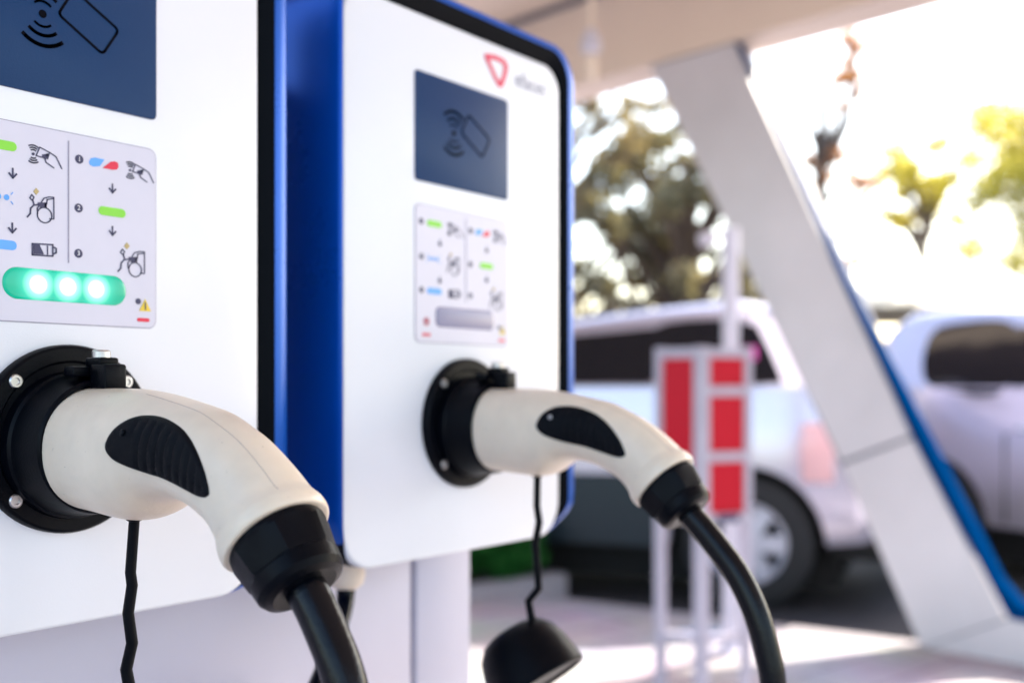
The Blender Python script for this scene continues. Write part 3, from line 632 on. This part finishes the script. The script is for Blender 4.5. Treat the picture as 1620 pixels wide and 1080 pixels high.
# ================================================================== CARS
def prof(x, T):
    for (a, u), (c, v) in zip(T, T[1:]):
        if x <= c: k = (x - a) / (c - a); k = max(0, min(1, k)); return u + (v - u) * k
    return T[-1][1]
BELT = 1.315
def make_car(name, origin, fwd, label, LEN=4.6, HW=.875, HT=1.86, shade_doors=False, win=None, seamx=(1.35, 2.5), boxy=False):
    f = Vector((RT * fwd[0] + FW * fwd[1])).normalized(); rz = math.atan2(f.y, f.x); p = cw(*origin)
    root = empty(name, (p.x, p.y, 0), rz, label, 'car', 'cars parked behind the canopy')
    ztop = [(0, 1.06), (.06, 1.16), (.16, 1.34), (.30, 1.60), (.42, 1.73), (.60, HT - .06), (.9, HT), (1.4, HT - .035), (2.0, HT - .10), (2.9, HT - .14), (3.2, HT - .18), (3.42, HT - .30), (3.85, 1.31), (4.55, 1.14), (4.85, 1.02), (5.0, .86)]
    if boxy: ztop[3:6] = [(.26, 1.64), (.36, 1.80), (.52, HT - .015)]
    wid = [(0, .80), (.05, .90), (.14, .965), (.30, .99), (.8, 1.0), (4.2, 1.0), (4.6, .97), (4.82, .88), (4.95, .76), (5.0, .66)]
    bot = [(0, .50), (.12, .40), (.5, .36), (4.4, .32), (5.0, .38)]
    xs = sorted(set([0, .015, .03, .06, .10, .14, .2, .25, .3, .36, .42, .5, .6, .7, .8, .9, 1.1, 1.35, 1.6, 1.9, 2.2, 2.5, 2.9, 3.05, 3.2, 3.3, 3.42, 3.55, 3.7, 3.85, 4.1, 4.4, 4.55, 4.7, 4.82, 4.9, 4.95, 5.0]))
    loops = []
    for x in xs:
        zt = prof(x, ztop); k = prof(x, wid) * HW; zb = prof(x, bot); belt = min(BELT, zt - .05)
        zr = max(belt + .02, zt - .10); cab = max(0, min(1, (zt - 1.34) / .42)); rw = k - .04 - .135 * cab
        half = [(k - .10, zb), (k - .03, zb + .02), (k - .008, zb + .10), (k + .002, .62), (k, .80), (k - .004, .96), (k - .02, min(1.10, belt - .03)), (k - .045, belt - .01), (k - .055, belt), (rw + .012, zr - .02), (rw - .02, zr + .035), (rw - .09, zr + .075), (rw - .3, zt - .008), (0, zt)]
        half = [(max(a, .02) if i < 13 else a, max(z, zb)) for i, (a, z) in enumerate(half)]
        L = [(x, a, z) for a, z in half] + [(x, -a, z) for a, z in half[-2::-1]]
        loops.append(L)
    b = MB(); b.loops(loops, M['car']); body = b.build('body', root, 40)
    # wheel arches
    for wx in (.80, 3.85):
        for sy in (-1, 1):
            c = MB(); c.lathe([(0, .455), (.42, .455)], (wx, sy * 1.0, .39), (0, -sy, 0), M['arch'], 40); co_ = c.build('cut', None, 0); co_.parent = root
            m = body.modifiers.new('b', 'BOOLEAN'); m.operation = 'DIFFERENCE'; m.object = co_; m.solver = 'EXACT'; m.material_mode = 'TRANSFER'
    bpy.context.view_layer.update(); dg = bpy.context.evaluated_depsgraph_get()
    nm = bpy.data.meshes.new_from_object(body.evaluated_get(dg)); cuts = [m.object for m in body.modifiers]; body.modifiers.clear(); body.data = nm
    for c in cuts: bpy.data.objects.remove(c)
    nm.polygons.foreach_set('use_smooth', [True] * len(nm.polygons))
    try: nm.set_sharp_from_angle(angle=R(35))
    except Exception: pass
    def side(x, h, off=.006):              # a point on the cabin side between belt (h=0) and roof rail (h=1)
        zt = prof(x, ztop); k = prof(x, wid) * HW; cab = max(0, min(1, (zt - 1.34) / .42)); rw = k - .04 - .135 * cab; zr = zt - .12
        return (x, (k - .055) + (rw + .012 - k + .055) * h + off, BELT + (zr - BELT) * h)
    for sy in (-1, 1):
        for poly in win:
            pts = spline(poly, 5, True) if len(poly) > 4 else poly
            P = [side(*q) for q in pts]; P2 = [side(*q, .0005) for q in pts]; P = [(a, sy * c, z) for a, c, z in P]; P2 = [(a, sy * c, z) for a, c, z in P2]
            b = MB(); b.loops([P2, P], M['glass']); b.build('side_window', root, 0)
        if shade_doors:  # added dark panel: paints the shaded, ground-reflecting lower doors, no separate trim
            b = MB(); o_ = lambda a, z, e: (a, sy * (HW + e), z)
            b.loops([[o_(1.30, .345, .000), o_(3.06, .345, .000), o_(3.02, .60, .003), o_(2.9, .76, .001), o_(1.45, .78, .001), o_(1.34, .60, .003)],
                     [o_(1.30, .345, .014), o_(3.06, .345, .014), o_(3.02, .60, .014), o_(2.9, .745, .010), o_(1.45, .765, .010), o_(1.34, .60, .014)]], M['door_shade']); b.build('door_shade_panel', root, 0)
        for sx_ in seamx:
            b = MB(); b.box((sx_ - .006, min(sy * (HW - .02), sy * (HW + .0035)), .42), (sx_ + .006, max(sy * (HW - .02), sy * (HW + .0035)), 1.0), M['arch']); b.build('door_seam', root, 0)
            b = MB(); b.tube([(sx_ + .10, sy * (HW + .012), 1.03), (sx_ + .14, sy * (HW + .035), 1.035), (sx_ + .28, sy * (HW + .035), 1.035), (sx_ + .32, sy * (HW + .012), 1.03)], .016, M['chrome'], 10); b.build('door_handle', root)
        b = MB(); b.box((3.30, sy * (HW + .11) - .10, 1.20), (3.44, sy * (HW + .11) + .10, 1.38), M['car'], .04); b.build('wing_mirror', root)
        b = MB(); b.box((.30, min(sy * (HW - .06), sy * (HW - .002)), .76), (.48, max(sy * (HW - .06), sy * (HW + .004)), 1.10), M['tail'], .012); b.build('tail_lamp', root)
        b = MB(); b.box((4.66, sy * .66 - .13, .84), (4.88, sy * .66 + .13, .98), M['glass'], .03); b.build('headlight', root)
    b = MB(); P = [(.165, -.62, 1.325), (.165, .62, 1.325), (.355, .56, 1.66), (.355, -.56, 1.66)]; b.loops([[(a - .012, c, z) for a, c, z in P], [(a + .03, c, z) for a, c, z in P]], M['glass']); b.build('rear_window', root, 0)
    b = MB(); P = [(3.81, -.66, 1.33), (3.81, .66, 1.33), (3.45, .58, 1.575), (3.45, -.58, 1.575)]; b.loops([[(a + .035, c, z + .01) for a, c, z in P], [(a - .01, c, z) for a, c, z in P]], M['glass']); b.build('windscreen', root, 0)
    b = MB(); b.box((-.04, -.74, .30), (.34, .74, .47), M['arch'], .03); b.build('rear_bumper', root)
    b = MB(); b.box((4.65, -.62, .27), (5.03, .62, .46), M['arch'], .03); b.build('front_bumper', root)
    b = MB(); b.box((.3, -.60, .11), (4.6, .60, .345), M['arch']); b.build('underbody', root)
    for wx in (.80, 3.85):
        for sy in (-1, 1):
            c = (wx, sy * (HW - .215), .39)
            wr_ = empty('wheel', c); wr_.parent = root
            b = MB(); b.lathe([(0, .24), (0, .35), (.02, .382), (.06, .389), (.15, .389), (.19, .383), (.218, .345), (.226, .27), (.20, .232)], (0, 0, 0), (0, sy, 0), M['tyre'], 48, True, False); b.build('tyre', wr_, 40)
            b = MB(); b.lathe([(.02, .225), (.19, .235), (.208, .243), (.214, .232), (.205, .222), (.15, .21), (.10, .19)], (0, 0, 0), (0, sy, 0), M['alloy'], 40, False, False)
            b.lathe([(.17, .052), (.198, .05), (.205, .035)], (0, 0, 0), (0, sy, 0), M['alloy'], 20)
            for k in range(6):
                a = 2 * PI * k / 6; d = Vector((math.cos(a), 0, math.sin(a))); t = Vector((-d.z, 0, d.x)); y = Vector((0, sy, 0))
                q = [d * .03 - t * .045 + y * .195, d * .03 + t * .045 + y * .195, d * .228 + t * .055 + y * .19, d * .228 - t * .055 + y * .19]
                b.loops([q, [v - y * .04 for v in q]], M['alloy'])
            b.build('rim', wr_, 30)
            b = MB(); b.lathe([(.05, .23), (.06, .235), (.06, .05)], (0, 0, 0), (0, sy, 0), M['arch'], 30); b.build('brake', wr_, 0)
    return root, side
wins1 = [[(.60, .10), (.66, .04), (1.36, .02), (1.375, .92), (.82, .92), (.73, .80)], [(1.39, .03), (2.45, .03), (2.45, .92), (1.39, .92)], [(2.53, .03), (3.60, .03), (3.34, .55), (3.16, .90), (2.53, .92)]]
c1, sd = make_car('parked_car', (2.11, 6.00), (-.93, .37), 'white car seen from its rear side, wheel and tail lamp behind the red panelled stand', shade_doors=True, win=wins1, seamx=(1.42, 2.49))
b = MB(); q = sd(.80, .45, .010); b.box((q[0] - .05, q[1] - .012, q[2] - .05), (q[0] + .05, q[1] + .002, q[2] + .05), M['pink'], .004); b.build('window_sticker', c1)
wins2 = [[(.70, .42), (.76, .06), (.95, -.07), (1.36, -.08), (1.375, .94), (.90, .95), (.74, .82)], [(1.395, -.07), (2.45, .0), (2.45, .92), (1.395, .93)], [(2.53, .03), (3.60, .03), (3.34, .55), (3.16, .90), (2.53, .92)]]
make_car('parked_car', (2.50, 8.28), (.54, -.84), 'silver car behind the blue edge of the leaning column, its dark rear side window rounded', win=wins2, seamx=(1.40, 2.49), HT=1.90, boxy=True)
# the second car stands to the right of its origin line: shift by half its width
for o in [x for x in S.objects if x.get('category') == 'car']:
    f = Vector((math.cos(o.rotation_euler.z), math.sin(o.rotation_euler.z), 0)); perp = Vector((f.y, -f.x, 0)); perp = (perp if perp.dot(FW) > 0 else -perp) * .875
    o.location = o.location + perp

# ================================================================== PLANTING
def leaves(name, clumps, n, size, m, parent=None, seed=0, zmin=.05):
    rng = np.random.default_rng(seed); cs = np.array([c[:3] for c in clumps]); rs = np.array([c[3] for c in clumps]); wt = rs ** 2; wt = wt / wt.sum()
    idx = rng.choice(len(cs), n, p=wt); d = rng.normal(size=(n, 3)); d /= np.linalg.norm(d, axis=1)[:, None]
    pos = cs[idx] + d * (rs[idx] * rng.random(n) ** .45)[:, None] * np.array([1, 1, .8]); pos[:, 2] = np.maximum(pos[:, 2], zmin)
    a = rng.normal(size=(n, 3)); a /= np.linalg.norm(a, axis=1)[:, None]; c = np.cross(a, rng.normal(size=(n, 3))); c /= np.linalg.norm(c, axis=1)[:, None]
    s = size * (.6 + .8 * rng.random(n))[:, None]
    V = np.stack([pos - a * s, pos + c * s * .45, pos + a * s, pos - c * s * .45], 1).reshape(-1, 3)
    me = bpy.data.meshes.new(name); me.vertices.add(4 * n); me.vertices.foreach_set('co', V.ravel().astype('f'))
    me.loops.add(4 * n); me.loops.foreach_set('vertex_index', np.arange(4 * n, dtype='i')); me.polygons.add(n)
    me.polygons.foreach_set('loop_start', np.arange(0, 4 * n, 4, dtype='i')); me.polygons.foreach_set('loop_total', np.full(n, 4, dtype='i'))
    me.materials.append(m); me.update(calc_edges=True); me.validate()
    o = bpy.data.objects.new(name, me); COL.objects.link(o)
    if parent: o.parent = parent
    return o
def tree(X, Z, ht, cr, m, nleaf, label, seed, size=.075, base=1.6, nclump=26, spread=1.0, lean=(0, 0), cdens=.34):
    rnd = random.Random(seed); p = cw(X, Z); root = empty('tree', (p.x, p.y, 0), 0, label, 'tree', 'trees beyond the parked cars')
    b = MB(); top = Vector((lean[0], lean[1], ht * .75))
    b.tube(spline([(0, 0, -.05), (.03, .02, ht * .25), (lean[0] * .5 + .06, lean[1] * .5, ht * .5), tuple(top)], 4), [.16 - .012 * i for i in range(13)], M['bark'], 10)
    cl = []
    for i in range(nclump):
        a = rnd.uniform(0, 2 * PI); rr = cr * rnd.random() ** .5; h = base + (ht - base) * rnd.random() ** .9
        rr *= (1 - .55 * abs((h - base) / (ht - base) - .45)); q = Vector((rr * math.cos(a) + lean[0] * h / ht, rr * math.sin(a) + lean[1] * h / ht, h)); r = cr * cdens * rnd.uniform(.5, 1.15)
        cl.append((*q, r)); z0 = max(.5, h - rr * .9 - .4); st = Vector((lean[0] * z0 / ht * .8, lean[1] * z0 / ht * .8, min(z0, ht * .74)))
        mid = (st + q) / 2 + Vector((rnd.uniform(-.2, .2), rnd.uniform(-.2, .2), rnd.uniform(-.1, .3)))
        b.tube(spline([st, mid, q], 4), [.05 - .0045 * j for j in range(9)], M['bark'], 6, False)
    b.build('trunk', root, 60)
    leaves('crown', cl, nleaf, size, m, root, seed)
    return root
tree(.2, 12.5, 4.9, 2.1, M['leaf_dark'], 8500, 'brown green tree just right of the unlit charger, tallest one left of the column', 3, base=1.2, nclump=120, size=.06, cdens=.10)
tree(1.9, 12.0, 4.2, 1.6, M['leaf_green'], 8500, 'dense dark green tree seen between chargers and leaning column', 5, base=.9, nclump=110, size=.065, cdens=.13)
tree(4.35, 15.0, 6.0, 1.0, M['leaf_rust'], 2200, 'sparse rust leaved tree with bare branches right of the leaning column', 8, base=3.0, nclump=40, cdens=.16, size=.05)
tree(8.2, 15.5, 5.3, 1.9, M['leaf_yellow'], 34000, 'yellow green backlit tree at the right edge above the silver car', 11, base=2.3, nclump=90, cdens=.27, size=.045)
tree(7.3, 19.0, 5.6, .95, M['leaf_yellow'], 5000, 'small yellow green tree left of the big backlit tree', 13, base=4.2, nclump=22, cdens=.3, size=.05)
tree(-3.5, 14.0, 5.5, 2.4, M['leaf_green'], 9000, 'broad green tree standing behind the two chargers', 17, base=1.2, nclump=26)
# hedge in its bed behind a kerb
hd0, hd1 = Vector((-.227, 6.13)), Vector((.30, 6.55)); hdir = (hd1 - hd0).normalized(); hn = Vector((-hdir.y, hdir.x))
def hp(a, b_): q = hd0 + hdir * a + hn * b_; return cw(q.x, q.y)
b = MB(); q = [hp(-2.2, .0), hp(.72, 0), hp(.72, .12), hp(-2.2, .12)]; b.add([(p.x, p.y, z) for z in (-.02, .165) for p in q], [[3, 2, 1, 0], [4, 5, 6, 7], [0, 1, 5, 4], [1, 2, 6, 5], [2, 3, 7, 6], [3, 0, 4, 7]], M['kerb'])
tag(b.build('planter_kerb', smooth=0), kind='structure')
b = MB(); q = [hp(-2.2, .122), hp(.45, .122), hp(.30, .36), hp(-2.2, 1.3)]; b.add([(p.x, p.y, z) for z in (-.02, .150) for p in q], [[3, 2, 1, 0], [4, 5, 6, 7], [0, 1, 5, 4], [1, 2, 6, 5], [2, 3, 7, 6], [3, 0, 4, 7]], M['soil'])
tag(b.build('planting_bed', smooth=0), kind='structure')
cl = []
rnd = random.Random(4)
while len(cl) < 75:
    a_, b_ = (rnd.uniform(-2.0, .62) if len(cl) < 50 else rnd.uniform(.1, .66)), rnd.uniform(.10, .95); q = hd0 + hdir * a_ + hn * b_
    if q.y > 6.0 + (2.11 - q.x) * .398 - (.16 if len(cl) < 50 else .10): continue
    p = hp(a_, b_); cl.append((p.x, p.y, rnd.uniform(.22, .46), rnd.uniform(.10, .15)))
tag(leaves('hedge', cl, 20000, .028, M['hedge'], None, 2), 'low dark green hedge behind the kerb, under the unlit charger', 'hedge')
# far shelter
o = empty('shelter', cw(8.0, 20, 0), 0, 'open shelter with a curved cream canvas roof beyond the silver car', 'shelter')
rel = lambda X, Z, h: cw(X, Z, h) - Vector((o.location.x, o.location.y, 0))
b = MB(); loops = []
for i in range(13):
    t = i / 12; zz = 2.62 + .50 * math.sin(PI * t) ** .8; Zc = 17.5 + 5 * t
    loops.append([rel(5.6, Zc, zz), rel(13.5, Zc, zz), rel(13.5, Zc, zz + .03), rel(5.6, Zc, zz + .03)])
b.loops(loops, M['awning']); b.build('canvas_roof', o, 60)
for X, Z in ((5.8, 17.8), (9.5, 17.8), (13.2, 17.8), (5.8, 22.2), (13.2, 22.2)):
    b = MB(); b.tube([rel(X, Z, 0), rel(X, Z, 2.64)], .05, M['whitepaint'], 10); b.build('pole', o)
# low wall closing the car park
b = MB(); p0 = cw(-14, 24); 
q = [cw(-16, 24), cw(30, 24), cw(30, 24.25), cw(-16, 24.25)]; b.add([(p.x, p.y, z) for z in (-.05, 1.7) for p in q], [[3, 2, 1, 0], [4, 5, 6, 7], [0, 1, 5, 4], [1, 2, 6, 5], [2, 3, 7, 6], [3, 0, 4, 7]], M['awning'])
q = [cw(-16.05, 23.95), cw(30.05, 23.95), cw(30.05, 24.3), cw(-16.05, 24.3)]; b.add([(p.x, p.y, z) for z in (1.703, 1.78) for p in q], [[3, 2, 1, 0], [4, 5, 6, 7], [0, 1, 5, 4], [1, 2, 6, 5], [2, 3, 7, 6], [3, 0, 4, 7]], M['kerb'])
tag(b.build('boundary_wall', smooth=0), 'long low cream wall closing the car park far behind the cars', 'wall')
